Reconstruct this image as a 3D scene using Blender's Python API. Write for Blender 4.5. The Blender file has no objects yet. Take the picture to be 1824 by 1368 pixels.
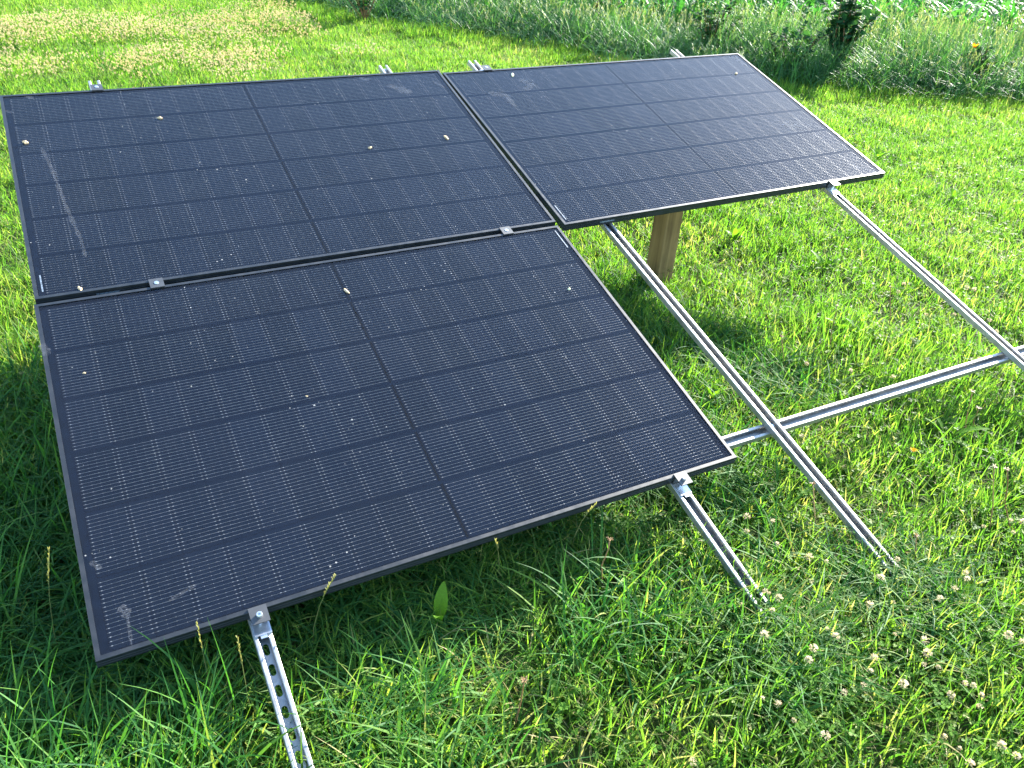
import bpy, math, random
import numpy as np
from mathutils import Vector, Matrix

random.seed(7)
RNG = np.random.default_rng(11)
scene = bpy.context.scene
COL = scene.collection
R = math.radians

# ---------------------------------------------------------------- camera
# The array plane (u right, v up the slope, w off the glass) tilts 15 degrees about the world X axis.
TILT = R(15.0)
GZ = 0.19                      # height of the lower panel's front edge above the ground
UPV = np.array([0, math.sin(TILT), math.cos(TILT)])
FWV = np.array([0, math.cos(TILT), -math.sin(TILT)])
FPX = 1494.2                   # focal length in pixels of the 1824 px wide photograph


def rod(r):
    r = np.array(r, float); th = np.linalg.norm(r); k = r / th
    K = np.array([[0, -k[2], k[1]], [k[2], 0, -k[0]], [-k[1], k[0], 0]])
    return np.eye(3) + math.sin(th) * K + (1 - math.cos(th)) * K @ K


CR = rod((2.3643, -0.4601, 0.4262))
CT = np.array([-0.8622, 0.5752, 1.7368])
CPOS = -CR.T @ CT


def p2w(u, v, w=0.0):
    """array plane coordinates -> world"""
    p = np.array([u, v, w], float)
    return Vector((u, float(p @ FWV), float(p @ UPV) + GZ))


def dirw(d):
    return np.array([d[0], d @ FWV, d @ UPV])


CAMW = np.array(p2w(*CPOS))


def ground_at(x, y, z=0.0):
    """photo pixel -> world point on the horizontal plane at height z"""
    d = dirw(CR.T @ np.array([(x - 912) / FPX, (y - 684) / FPX, 1.0]))
    s = (z - CAMW[2]) / d[2]
    return Vector(CAMW + s * d)


def array_at(x, y, w=0.0):
    """photo pixel -> (u, v) on the plane of the panels"""
    d = CR.T @ np.array([(x - 912) / FPX, (y - 684) / FPX, 1.0])
    s = (w - CPOS[2]) / d[2]
    p = CPOS + s * d
    return float(p[0]), float(p[1])


cam_data = bpy.data.cameras.new('camera')
cam = bpy.data.objects.new('camera', cam_data)
COL.objects.link(cam)
ax = [dirw(CR.T @ np.array(e, float)) for e in ((1, 0, 0), (0, -1, 0), (0, 0, -1))]
M = Matrix.Identity(4)
for i in range(3):
    for j in range(3):
        M[j][i] = ax[i][j]
    M[i][3] = CAMW[i]
cam.matrix_world = M
cam_data.sensor_width = 36.0
cam_data.lens = FPX / 1824 * 36.0
cam_data.clip_start = 0.05
cam_data.clip_end = 1000
scene.camera = cam

# ---------------------------------------------------------------- light
SUN = Vector((2.2, 0.97, 1.0)).normalized()
world = bpy.data.worlds.new('World')
scene.world = world
world.use_nodes = True
wn = world.node_tree.nodes
sky = wn.new('ShaderNodeTexSky')
sky.sky_type = 'NISHITA'
sky.sun_disc = False
sky.sun_elevation = math.asin(SUN.z)
sky.sun_rotation = math.atan2(SUN.x, SUN.y)
sky.dust_density = 0.4
sky.ozone_density = 3.0
sky.air_density = 1.2
world.node_tree.links.new(sky.outputs[0], wn['Background'].inputs[0])
wn['Background'].inputs[1].default_value = 0.13
sl = bpy.data.lights.new('sun', 'SUN')
sl.energy = 5.0
sl.angle = R(0.5)
sl.color = (1.0, 0.95, 0.85)
so = bpy.data.objects.new('sun', sl)
so.rotation_euler = (-SUN).to_track_quat('-Z', 'Y').to_euler()
so.location = (6, 3, 6)
COL.objects.link(so)
scene.view_settings.view_transform = 'Standard'
scene.view_settings.look = 'None'
scene.view_settings.exposure = 2.6
scene.view_settings.gamma = 1.0
scene.view_settings.use_curve_mapping = False
scene.cycles.max_bounces = 6
scene.cycles.diffuse_bounces = 2
scene.cycles.glossy_bounces = 2
scene.cycles.transmission_bounces = 3
scene.cycles.transparent_max_bounces = 10
scene.cycles.caustics_reflective = False
scene.cycles.caustics_refractive = False


# ---------------------------------------------------------------- helpers
class MB:
    def __init__(s):
        s.v = []; s.f = []; s.t = []

    def add(s, verts, faces, tint=0.5):
        o = len(s.v)
        s.v.extend([tuple(map(float, p)) for p in verts])
        s.f.extend([tuple(i + o for i in f) for f in faces])
        s.t.extend([tint] * len(verts))

    def box(s, x0, x1, y0, y1, z0, z1, tint=0.5):
        s.add([(x0, y0, z0), (x1, y0, z0), (x1, y1, z0), (x0, y1, z0),
               (x0, y0, z1), (x1, y0, z1), (x1, y1, z1), (x0, y1, z1)],
              [(0, 3, 2, 1), (4, 5, 6, 7), (0, 1, 5, 4), (1, 2, 6, 5), (2, 3, 7, 6), (3, 0, 4, 7)], tint)

    def cyl(s, c, r, z0, z1, n=16, r2=None, tint=0.5):
        r2 = r if r2 is None else r2
        a = [2 * math.pi * i / n for i in range(n)]
        vs = [(c[0] + r * math.cos(t), c[1] + r * math.sin(t), z0) for t in a] + \
             [(c[0] + r2 * math.cos(t), c[1] + r2 * math.sin(t), z1) for t in a]
        fs = [(i, (i + 1) % n, n + (i + 1) % n, n + i) for i in range(n)]
        fs += [tuple(range(n - 1, -1, -1)), tuple(range(n, 2 * n))]
        s.add(vs, fs, tint)

    def tube(s, pts, rad, n=5, tint=0.5):
        pts = [Vector(p) for p in pts]
        vs = []; fs = []
        for i, p in enumerate(pts):
            d = (pts[min(i + 1, len(pts) - 1)] - pts[max(i - 1, 0)]).normalized()
            x = d.orthogonal().normalized(); y = d.cross(x)
            r = rad[i] if isinstance(rad, (list, tuple)) else rad
            for k in range(n):
                a = 2 * math.pi * k / n
                vs.append(p + x * (r * math.cos(a)) + y * (r * math.sin(a)))
        for i in range(len(pts) - 1):
            for k in range(n):
                fs.append((i * n + k, i * n + (k + 1) % n, (i + 1) * n + (k + 1) % n, (i + 1) * n + k))
        fs.append(tuple(range(n - 1, -1, -1)))
        fs.append(tuple(range((len(pts) - 1) * n, len(pts) * n)))
        s.add(vs, fs, tint)

    def mesh(s, name, mat, smooth=False):
        me = bpy.data.meshes.new(name)
        me.from_pydata(s.v, [], s.f)
        at = me.attributes.new('tint', 'FLOAT', 'POINT')
        at.data.foreach_set('value', np.array(s.t, 'f'))
        me.materials.append(mat)
        if smooth:
            me.polygons.foreach_set('use_smooth', [True] * len(me.polygons))
        me.update()
        return me

    def build(s, name, mat, parent=None, smooth=False, link=True):
        o = bpy.data.objects.new(name, s.mesh(name, mat, smooth))
        if link:
            COL.objects.link(o)
        if parent:
            o.parent = parent
        return o


def empty(name, loc=(0, 0, 0), rot=(0, 0, 0)):
    o = bpy.data.objects.new(name, None)
    o.empty_display_size = 0.05
    o.location = loc; o.rotation_euler = rot
    COL.objects.link(o)
    return o


def tag(o, label=None, cat=None, group=None, kind=None):
    if label: o['label'] = label
    if cat: o['category'] = cat
    if group: o['group'] = group
    if kind: o['kind'] = kind
    return o


def inst(name, mesh, parent=None, loc=(0, 0, 0), rot=(0, 0, 0), scale=None):
    o = bpy.data.objects.new(name, mesh)
    o.location = loc; o.rotation_euler = rot
    if scale: o.scale = scale
    if parent: o.parent = parent
    COL.objects.link(o)
    return o


def copy_tree(o, parent=None):
    c = o.copy(); COL.objects.link(c); c.parent = parent
    for ch in [x for x in COL.objects if x.parent == o]:
        copy_tree(ch, c)
    return c


# ---------------------------------------------------------------- materials
class NT:
    def __init__(s, name):
        s.m = bpy.data.materials.new(name); s.m.use_nodes = True
        s.t = s.m.node_tree; s.n = s.t.nodes
        s.out = s.n['Material Output']; s.p = s.n['Principled BSDF']

    def new(s, typ, **kw):
        n = s.n.new('ShaderNode' + typ)
        for k, v in kw.items(): setattr(n, k, v)
        return n

    def link(s, a, b): s.t.links.new(a, b)

    def noise(s, scale, detail=4, rough=0.55, coord=None, vec=None, dist=0.0):
        n = s.new('TexNoise'); n.inputs['Scale'].default_value = scale
        n.inputs['Detail'].default_value = detail; n.inputs['Roughness'].default_value = rough
        n.inputs['Distortion'].default_value = dist
        if vec is not None: s.link(vec, n.inputs['Vector'])
        return n

    def ramp(s, fac, stops, interp='LINEAR'):
        r = s.new('ValToRGB'); r.color_ramp.interpolation = interp
        e = r.color_ramp.elements
        while len(e) < len(stops): e.new(0.5)
        for i, (p, c) in enumerate(stops):
            e[i].position = p; e[i].color = (*c, 1) if len(c) == 3 else c
        s.link(fac, r.inputs[0]); return r

    def math(s, op, a, b=None):
        n = s.new('Math', operation=op)
        for i, x in enumerate((a, b)):
            if x is None: continue
            if isinstance(x, (int, float)): n.inputs[i].default_value = x
            else: s.link(x, n.inputs[i])
        return n.outputs[0]

    def set(s, **kw):
        for k, v in kw.items():
            k = k.replace('_', ' ')
            s.p.inputs[k].default_value = (*v, 1) if isinstance(v, tuple) and len(v) == 3 else v


def mat_leaf(name, stops, transl=0.45, rough=0.55, spec=0.22, patch=None, patch_scale=0.8, tcol=(1.25, 1.35, 0.5)):
    """leaf tissue: per-blade tint, light shining through"""
    k = NT(name)
    a = k.new('Attribute'); a.attribute_name = 'tint'
    geo = k.new('NewGeometry')
    oi = k.new('ObjectInfo')
    rnd = k.math('MULTIPLY', k.math('SUBTRACT', oi.outputs['Random'], 0.5), 0.16)
    big = k.noise(patch_scale, 3, 0.6, vec=geo.outputs['Position'])
    fac = k.math('ADD', k.math('ADD', a.outputs['Fac'], rnd),
                 k.math('MULTIPLY', k.math('SUBTRACT', big.outputs['Fac'], 0.5), 0.5))
    r = k.ramp(fac, stops)
    col = r.outputs[0]
    fine = k.noise(240, 2, 0.6, vec=geo.outputs['Position'])
    mx = k.new('MixRGB', blend_type='MULTIPLY'); mx.inputs[0].default_value = 0.5
    k.link(col, mx.inputs[1])
    fr = k.ramp(fine.outputs['Fac'], [(0.3, (0.6, 0.6, 0.6)), (0.7, (1, 1, 1))])
    k.link(fr.outputs[0], mx.inputs[2]); col = mx.outputs[0]
    k.link(col, k.p.inputs['Base Color'])
    k.set(Roughness=rough, Specular_IOR_Level=spec)
    tr = k.new('BsdfTranslucent')
    tm = k.new('MixRGB', blend_type='MULTIPLY'); tm.inputs[0].default_value = 1.0
    k.link(col, tm.inputs[1]); tm.inputs[2].default_value = (*tcol, 1)
    k.link(tm.outputs[0], tr.inputs['Color'])
    ms = k.new('MixShader'); ms.inputs[0].default_value = transl
    k.link(k.p.outputs[0], ms.inputs[1]); k.link(tr.outputs[0], ms.inputs[2])
    k.link(ms.outputs[0], k.out.inputs['Surface'])
    return k.m


M_LAWN = mat_leaf('lawn_blade', [(0.0, (0.020, 0.080, 0.012)), (0.45, (0.105, 0.225, 0.030)), (0.78, (0.215, 0.315, 0.045)),
                                 (0.90, (0.27, 0.31, 0.07)), (1.0, (0.44, 0.36, 0.17))], transl=0.58, tcol=(1.15, 1.4, 0.6))
M_LONG = mat_leaf('long_grass_blade', [(0.0, (0.018, 0.095, 0.026)), (0.5, (0.070, 0.200, 0.036)), (0.85, (0.17, 0.28, 0.045)),
                                       (1.0, (0.34, 0.30, 0.12))], transl=0.5, rough=0.62)
M_VERGE = mat_leaf('verge_blade', [(0.0, (0.028, 0.105, 0.035)), (0.5, (0.075, 0.205, 0.060)), (0.85, (0.15, 0.28, 0.09)),
                                   (1.0, (0.34, 0.34, 0.18))], transl=0.42, rough=0.5, spec=0.25, patch_scale=1.2)
M_CORN = mat_leaf('corn_leaf', [(0.0, (0.030, 0.12, 0.025)), (0.6, (0.065, 0.21, 0.045)), (1.0, (0.12, 0.29, 0.07))], transl=0.45,
                  rough=0.5, spec=0.12, tcol=(1.0, 1.3, 0.55))
M_CLOVER = mat_leaf('clover_leaf', [(0.0, (0.04, 0.13, 0.014)), (1.0, (0.12, 0.25, 0.03))], transl=0.5, spec=0.08, rough=0.7)
M_WEED = mat_leaf('weed_leaf', [(0.0, (0.07, 0.19, 0.015)), (1.0, (0.16, 0.31, 0.03))], transl=0.62)
M_SHRUB = mat_leaf('shrub_leaf', [(0.0, (0.016, 0.065, 0.024)), (1.0, (0.05, 0.13, 0.04))], transl=0.35, spec=0.1, rough=0.7)
M_STEM = mat_leaf('dry_stem', [(0.0, (0.18, 0.085, 0.04)), (1.0, (0.40, 0.26, 0.12))], transl=0.15, tcol=(1.1, 0.9, 0.6))
M_SEED = mat_leaf('seed_stem', [(0.0, (0.12, 0.18, 0.04)), (1.0, (0.38, 0.36, 0.14))], transl=0.4, tcol=(1.2, 1.1, 0.6))
M_PETAL = mat_leaf('clover_floret', [(0.0, (0.34, 0.21, 0.11)), (0.4, (0.56, 0.45, 0.29)), (1.0, (0.70, 0.62, 0.46))], transl=0.4,
                   tcol=(1.05, 1.0, 0.85))
M_FADED = mat_leaf('faded_clover_floret', [(0.0, (0.34, 0.24, 0.10)), (0.5, (0.50, 0.40, 0.20)), (1.0, (0.62, 0.54, 0.32))], transl=0.4,
                   tcol=(1.05, 1.0, 0.8))
M_YELLOW = mat_leaf('yellow_petal', [(0.0, (0.75, 0.36, 0.01)), (1.0, (0.85, 0.52, 0.02))], transl=0.45, tcol=(1.1, 0.9, 0.4))


def mat_soil():
    k = NT('soil_and_thatch')
    geo = k.new('NewGeometry')
    n = k.noise(6, 6, 0.65, vec=geo.outputs['Position']); n2 = k.noise(90, 4, 0.6, vec=geo.outputs['Position'])
    f = k.math('ADD', k.math('MULTIPLY', n.outputs['Fac'], 0.5), k.math('MULTIPLY', n2.outputs['Fac'], 0.5))
    r = k.ramp(f, [(0.3, (0.030, 0.034, 0.012)), (0.5, (0.060, 0.080, 0.022)), (0.68, (0.12, 0.11, 0.045))])
    k.link(r.outputs[0], k.p.inputs['Base Color']); k.set(Roughness=0.95, Specular_IOR_Level=0.1)
    b = k.new('Bump'); b.inputs['Strength'].default_value = 0.8; b.inputs['Distance'].default_value = 0.02
    k.link(n2.outputs['Fac'], b.inputs['Height']); k.link(b.outputs[0], k.p.inputs['Normal'])
    return k.m


def mat_galv():
    k = NT('galvanised_steel')
    tc = k.new('TexCoord')
    v = k.new('TexVoronoi'); v.inputs['Scale'].default_value = 55; k.link(tc.outputs['Object'], v.inputs['Vector'])
    n = k.noise(18, 5, 0.6, vec=tc.outputs['Object'])
    mp = k.new('Mapping'); mp.inputs['Scale'].default_value = (220, 3, 220); k.link(tc.outputs['Object'], mp.inputs['Vector'])
    st = k.noise(1.0, 3, 0.6, vec=mp.outputs[0])
    f = k.math('ADD', k.math('MULTIPLY', v.outputs['Color'], 0.45), k.math('MULTIPLY', n.outputs['Fac'], 0.55))
    r = k.ramp(f, [(0.2, (0.30, 0.295, 0.28)), (0.6, (0.42, 0.41, 0.385)), (0.85, (0.52, 0.505, 0.47))])
    k.link(r.outputs[0], k.p.inputs['Base Color'])
    rr = k.ramp(k.math('ADD', k.math('MULTIPLY', n.outputs['Fac'], 0.6), k.math('MULTIPLY', st.outputs['Fac'], 0.4)),
                [(0.25, (0.40, 0.40, 0.40)), (0.75, (0.60, 0.60, 0.60))])
    k.link(rr.outputs[0], k.p.inputs['Roughness'])
    k.set(Metallic=0.92)
    b = k.new('Bump'); b.inputs['Strength'].default_value = 0.15; b.inputs['Distance'].default_value = 0.001
    k.link(n.outputs['Fac'], b.inputs['Height']); k.link(b.outputs[0], k.p.inputs['Normal'])
    return k.m


def mat_anod():
    k = NT('black_anodised_aluminium')
    tc = k.new('TexCoord')
    n = k.noise(25, 5, 0.65, vec=tc.outputs['Object']); n2 = k.noise(300, 3, 0.6, vec=tc.outputs['Object'])
    r = k.ramp(n.outputs['Fac'], [(0.3, (0.007, 0.009, 0.011)), (0.7, (0.018, 0.020, 0.023))])
    sp = k.ramp(n2.outputs['Fac'], [(0.70, (0, 0, 0)), (0.76, (1, 1, 1))])
    mx = k.new('MixRGB'); k.link(k.math('MULTIPLY', sp.outputs[0], 0.25), mx.inputs[0])
    k.link(r.outputs[0], mx.inputs[1]); mx.inputs[2].default_value = (0.28, 0.25, 0.2, 1)
    k.link(mx.outputs[0], k.p.inputs['Base Color'])
    rr = k.ramp(n.outputs['Fac'], [(0.3, (0.36, 0.36, 0.36)), (0.7, (0.52, 0.52, 0.52))])
    k.link(rr.outputs[0], k.p.inputs['Roughness'])
    k.set(Metallic=0.0, Specular_IOR_Level=0.5)
    return k.m


def mat_plain(name, col, rough=0.5, metal=0.0, spec=0.5, vary=0.25, scale=40):
    k = NT(name)
    tc = k.new('TexCoord'); n = k.noise(scale, 4, 0.6, vec=tc.outputs['Object'])
    lo = tuple(c * (1 - vary) for c in col); hi = tuple(min(1, c * (1 + vary)) for c in col)
    r = k.ramp(n.outputs['Fac'], [(0.3, lo), (0.7, hi)])
    k.link(r.outputs[0], k.p.inputs['Base Color'])
    k.set(Roughness=rough, Metallic=metal, Specular_IOR_Level=spec)
    return k.m


def mat_cell():
    k = NT('silicon_cell')
    tc = k.new('TexCoord'); oi = k.new('ObjectInfo')
    n = k.noise(9, 3, 0.5, vec=tc.outputs['Object'])
    f = k.math('ADD', k.math('MULTIPLY', n.outputs['Fac'], 0.5), k.math('MULTIPLY', oi.outputs['Random'], 0.5))
    r = k.ramp(f, [(0.2, (0.0018, 0.0050, 0.0120)), (0.8, (0.003, 0.0070, 0.0165))])
    k.link(r.outputs[0], k.p.inputs['Base Color'])
    k.set(Roughness=0.6, Specular_IOR_Level=0.0)
    return k.m


def mat_wire():
    k = NT('tinned_wire')
    tc = k.new('TexCoord')
    n = k.noise(60, 3, 0.7, vec=tc.outputs['Object']); n2 = k.noise(7, 3, 0.6, vec=tc.outputs['Object'])
    f = k.math('ADD', k.math('MULTIPLY', n.outputs['Fac'], 0.6), k.math('MULTIPLY', n2.outputs['Fac'], 0.4))
    r = k.ramp(f, [(0.36, (0.10, 0.11, 0.12)), (0.52, (0.155, 0.16, 0.165)), (0.64, (0.27, 0.27, 0.27))])
    k.link(r.outputs[0], k.p.inputs['Base Color']); k.set(Roughness=0.5, Metallic=0.35, Specular_IOR_Level=0.4)
    return k.m


def mat_glass():
    """thin solar glass: clear sheet, Fresnel gloss, dust film and dried specks"""
    k = NT('dusty_solar_glass')
    tc = k.new('TexCoord'); geo = k.new('NewGeometry')
    fr = k.new('Fresnel'); fr.inputs['IOR'].default_value = 1.26
    front = k.math('SUBTRACT', 1.0, geo.outputs['Backfacing'])
    gl = k.new('BsdfGlossy'); gl.inputs['Roughness'].default_value = 0.06
    tp = k.new('BsdfTransparent')
    m1 = k.new('MixShader'); k.link(k.math('MULTIPLY', fr.outputs[0], front), m1.inputs[0])
    k.link(tp.outputs[0], m1.inputs[1]); k.link(gl.outputs[0], m1.inputs[2])
    # dust
    n1 = k.noise(2.2, 5, 0.6, vec=tc.outputs['Object']); n2 = k.noise(45, 5, 0.7, vec=tc.outputs['Object'])
    film = k.math('MULTIPLY', k.math('ADD', n1.outputs['Fac'], n2.outputs['Fac']), 0.0085)
    vo = k.new('TexVoronoi'); vo.inputs['Scale'].default_value = 62; k.link(tc.outputs['Object'], vo.inputs['Vector'])
    sep = k.new('SeparateColor'); k.link(vo.outputs['Color'], sep.inputs[0])
    rad = k.math('MULTIPLY', k.math('POWER', sep.outputs[0], 5.0), 0.19)
    dens = k.noise(3.1, 2, 0.5, vec=tc.outputs['Object'])
    rad = k.math('MULTIPLY', rad, k.ramp(dens.outputs['Fac'], [(0.38, (0.25, 0.25, 0.25)), (0.65, (1, 1, 1))]).outputs[0])
    dot = k.math('LESS_THAN', vo.outputs['Distance'], rad)
    fac = k.math('MULTIPLY', k.math('ADD', film, k.math('MULTIPLY', dot, 0.38)), front)
    df = k.new('BsdfDiffuse'); df.inputs['Color'].default_value = (0.62, 0.60, 0.56, 1)
    m2 = k.new('MixShader'); k.link(fac, m2.inputs[0])
    k.link(m1.outputs[0], m2.inputs[1]); k.link(df.outputs[0], m2.inputs[2])
    k.link(m2.outputs[0], k.out.inputs['Surface'])
    k.n.remove(k.p)
    return k.m


def mat_smear():
    k = NT('dirt_and_web')
    tc = k.new('TexCoord')
    n = k.noise(120, 5, 0.75, vec=tc.outputs['Object'], dist=1.5)
    a = k.ramp(n.outputs['Fac'], [(0.42, (0, 0, 0)), (0.72, (0.13, 0.13, 0.13))])
    df = k.new('BsdfDiffuse'); df.inputs['Color'].default_value = (0.58, 0.58, 0.58, 1)
    tp = k.new('BsdfTransparent'); ms = k.new('MixShader')
    k.link(a.outputs[0], ms.inputs[0]); k.link(tp.outputs[0], ms.inputs[1]); k.link(df.outputs[0], ms.inputs[2])
    k.link(ms.outputs[0], k.out.inputs['Surface']); k.n.remove(k.p)
    return k.m


def mat_wood():
    k = NT('weathered_timber')
    tc = k.new('TexCoord')
    mp = k.new('Mapping'); mp.inputs['Scale'].default_value = (38, 38, 2.2); k.link(tc.outputs['Object'], mp.inputs['Vector'])
    n = k.noise(1.0, 6, 0.6, vec=mp.outputs[0], dist=0.6)
    n2 = k.noise(5, 4, 0.6, vec=tc.outputs['Object'])
    f = k.math('ADD', k.math('MULTIPLY', n.outputs['Fac'], 0.7), k.math('MULTIPLY', n2.outputs['Fac'], 0.3))
    r = k.ramp(f, [(0.3, (0.10, 0.060, 0.024)), (0.5, (0.235, 0.150, 0.058)), (0.7, (0.32, 0.21, 0.088))])
    k.link(r.outputs[0], k.p.inputs['Base Color']); k.set(Roughness=0.8, Specular_IOR_Level=0.2)
    b = k.new('Bump'); b.inputs['Strength'].default_value = 0.5; b.inputs['Distance'].default_value = 0.003
    k.link(n.outputs['Fac'], b.inputs['Height']); k.link(b.outputs[0], k.p.inputs['Normal'])
    return k.m


M_SOIL = mat_soil(); M_GALV = mat_galv(); M_ANOD = mat_anod(); M_CELL = mat_cell(); M_WIRE = mat_wire()
M_GLASS = mat_glass(); M_SMEAR = mat_smear(); M_WOOD = mat_wood()
M_BACK = mat_plain('black_backsheet', (0.0023, 0.0058, 0.014), 0.7, spec=0.0)
M_CLAMP = mat_plain('black_clamp', (0.030, 0.031, 0.032), 0.5, 0.0, 0.8)
M_BOLT = mat_plain('zinc_bolt', (0.78, 0.78, 0.80), 0.3, 0.9)
M_STICK = mat_plain('label_foil', (0.13, 0.16, 0.19), 0.6, 0.0, vary=0.6, scale=160)
M_HUSK = mat_plain('dry_husk', (0.50, 0.36, 0.20), 0.8, vary=0.4, scale=200)
M_PALE = mat_plain('pale_husk', (0.66, 0.64, 0.38), 0.8, vary=0.3, scale=200)

# ---------------------------------------------------------------- ground
g = MB()
g.add([(-250, -250, 0), (250, -250, 0), (250, 250, 0), (-250, 250, 0)], [(0, 1, 2, 3)])
tag(g.build('ground', M_SOIL), kind='structure')

# ---------------------------------------------------------------- solar panels
L, W, D = 1.722, 1.134, 0.030
LIP = 0.0105
GT = -0.0024                                        # glass top
PROFILE = [(0.0, -0.0007), (0.0007, 0.0), (LIP, 0.0), (LIP, -0.0022), (0.0018, -0.0022), (0.0018, -0.0282), (0.024, -0.0282),
           (0.024, -0.030), (0.0005, -0.030), (0.0, -0.0295), (0.0, -0.0225), (0.0008, -0.0220), (0.0008, -0.0205), (0.0, -0.0200),
           (0.0, -0.0135), (0.0008, -0.0130), (0.0008, -0.0115), (0.0, -0.0110)]


def frame_member(length):
    m = MB(); n = len(PROFILE)
    vs = [(d, d, w) for d, w in PROFILE] + [(length - d, d, w) for d, w in PROFILE]
    fs = [(i, n + i, n + (i + 1) % n, (i + 1) % n) for i in range(n)]
    fs += [tuple(range(n)), tuple(range(2 * n - 1, n - 1, -1))]
    m.add(vs, fs)
    return m


ME_LONG = frame_member(L).mesh('frame_member', M_ANOD)
ME_SHORT = frame_member(W).mesh('frame_member', M_ANOD)
CW, CL = 0.0905, 0.182                              # half cell
GAPU, GAPV, MID = 0.0012, 0.0022, 0.013
MU = (L - 18 * CW - 16 * GAPU - MID) / 2
MV = (W - 6 * CL - 5 * GAPV) / 2
ch = 0.004
cm = MB()                                           # half cell with clipped corners
cp = [(ch, 0), (CW - ch, 0), (CW, ch), (CW, CL - ch), (CW - ch, CL), (ch, CL), (0, CL - ch), (0, ch)]
cm.add([(x, y, 0) for x, y in cp] + [(x, y, -0.0002) for x, y in cp],
       [tuple(range(8)), tuple(range(15, 7, -1))] + [(i, i + 8, (i + 1) % 8 + 8, (i + 1) % 8) for i in range(8)])
ME_CELL = cm.mesh('cell', M_CELL)
CELLS = []
for r in range(6):
    for c in range(18):
        u0 = MU + c * (CW + GAPU) + (MID - GAPU if c >= 9 else 0)
        CELLS.append((u0, MV + r * (CL + GAPV)))
CZ = GT - 0.0036
wires = MB(); pads = MB()
NB = 16; PITCH = 0.0106
for (u0, v0) in CELLS:
    for i in range(NB):
        vv = v0 + CL / 2 + (i - (NB - 1) / 2) * PITCH + random.uniform(-.0002, .0002)
        h, z = 0.00024, CZ + 0.00005
        a, b = u0 - 0.0006, u0 + CW + 0.0006
        za = random.uniform(-.00002, .00002); dv = random.uniform(-.00015, .00015)
        wires.add([(a, vv - h, z), (b, vv - h + dv, z), (b, vv - h * .5 + dv, z + .0003 + za), (a, vv - h * .5, z + .0003),
                   (a, vv + h * .5, z + .0003), (b, vv + h * .5 + dv, z + .0003 + za), (a, vv + h, z), (b, vv + h + dv, z)],
                  [(0, 1, 2, 3), (3, 2, 5, 4), (4, 5, 7, 6)])
        for j, fu in enumerate((0.05, 0.28, 0.5, 0.72, 0.95)):
            pu = u0 + CW * fu; e = 0.0016 if j in (0, 4) else 0.0010
            pv = 0.00075 if j in (0, 4) else 0.00045
            pads.add([(pu - e, vv - pv, z + .00032), (pu + e, vv - pv, z + .00032), (pu + e, vv + pv, z + .00042), (pu - e, vv + pv, z + .00042)],
                     [(0, 1, 2, 3)])
ME_WIRES = wires.mesh('busbar_wires', M_WIRE)
M_PAD = mat_plain('solder_pad', (0.19, 0.19, 0.19), 0.5, 0.2, 0.4, vary=0.6, scale=90)
ME_PADS = pads.mesh('solder_pads', M_PAD)
gm = MB(); gm.box(LIP * .4, L - LIP * .4, LIP * .4, W - LIP * .4, GT - 0.0030, GT)
ME_GLASS = gm.mesh('glass', M_GLASS)
bm_ = MB(); bm_.box(0.003, L - 0.003, 0.003, W - 0.003, CZ - 0.0012, CZ - 0.0006)
ME_BACK = bm_.mesh('backsheet', M_BACK)
jb = MB(); jb.box(L / 2 - .05, L / 2 + .05, W / 2 - .03, W / 2 + .03, CZ - 0.019, CZ - 0.0014)
rb = MB()
for k_ in range(6):
    rb.box(L / 2 - .0025, L / 2 + .0025, MV + k_ * (CL + GAPV) + .004, MV + k_ * (CL + GAPV) + CL - .004, CZ - .0004, CZ + .0002)
ME_JB = jb.mesh('junction_box', M_BACK)
M_RIB = mat_plain('black_ribbon', (0.003, 0.004, 0.006), 0.6, spec=0.0)
ME_RIB = rb.mesh('centre_ribbon', M_RIB)


def panel(label, u0, v0, rot_w, group):
    root = empty('solar_panel')
    base = p2w(u0, v0)
    root.matrix_world = Matrix.Translation(base) @ Matrix.Rotation(TILT, 4, 'X') @ Matrix.Rotation(rot_w, 4, 'Z')
    tag(root, label, 'solar panel', group)
    inst('frame_member', ME_LONG, root)
    inst('frame_member', ME_LONG, root, (L, W, 0), (0, 0, math.pi))
    inst('frame_member', ME_SHORT, root, (L, 0, 0), (0, 0, math.pi / 2))
    inst('frame_member', ME_SHORT, root, (0, W, 0), (0, 0, -math.pi / 2))
    inst('backsheet', ME_BACK, root)
    inst('junction_box', ME_JB, root)
    inst('centre_ribbon', ME_RIB, root)
    for (a, b) in CELLS:
        inst('cell', ME_CELL, root, (a, b, CZ))
    tag(inst('busbar_wires', ME_WIRES, root), kind='stuff')
    tag(inst('solder_pads', ME_PADS, root), kind='stuff')
    inst('glass', ME_GLASS, root)
    return root


PG = 'black solar panels of the array'
P2U, P2V = 0.0047, W + 0.022
P3U, P3V, P3R = 1.7506, 1.1313, 0.0127
pan1 = panel('black framed solar panel nearest the camera, alone in the lower row', 0, 0, 0, PG)
pan2 = panel('black framed solar panel in the upper row directly above the front panel', P2U, P2V, 0, PG)
pan3 = panel('black framed solar panel at upper right with open grass below it', P3U, P3V, P3R, PG)
ORG = {id(pan1): (0, 0, 0), id(pan2): (P2U, P2V, 0), id(pan3): (P3U, P3V, P3R)}


def local(pan, u, v):
    a, b, r = ORG[id(pan)]
    x, y = u - a, v - b
    return x * math.cos(r) + y * math.sin(r), -x * math.sin(r) + y * math.cos(r)


def sticker(pan, u0, u1, v0, v1, z, label):
    m = MB(); m.box(u0, u1, v0, v1, z, z + 0.0003)
    o = m.build('serial_sticker', M_STICK, [c for c in COL.objects if c.parent == pan and c.name.startswith('glass')][0]); o['label'] = label


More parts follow.
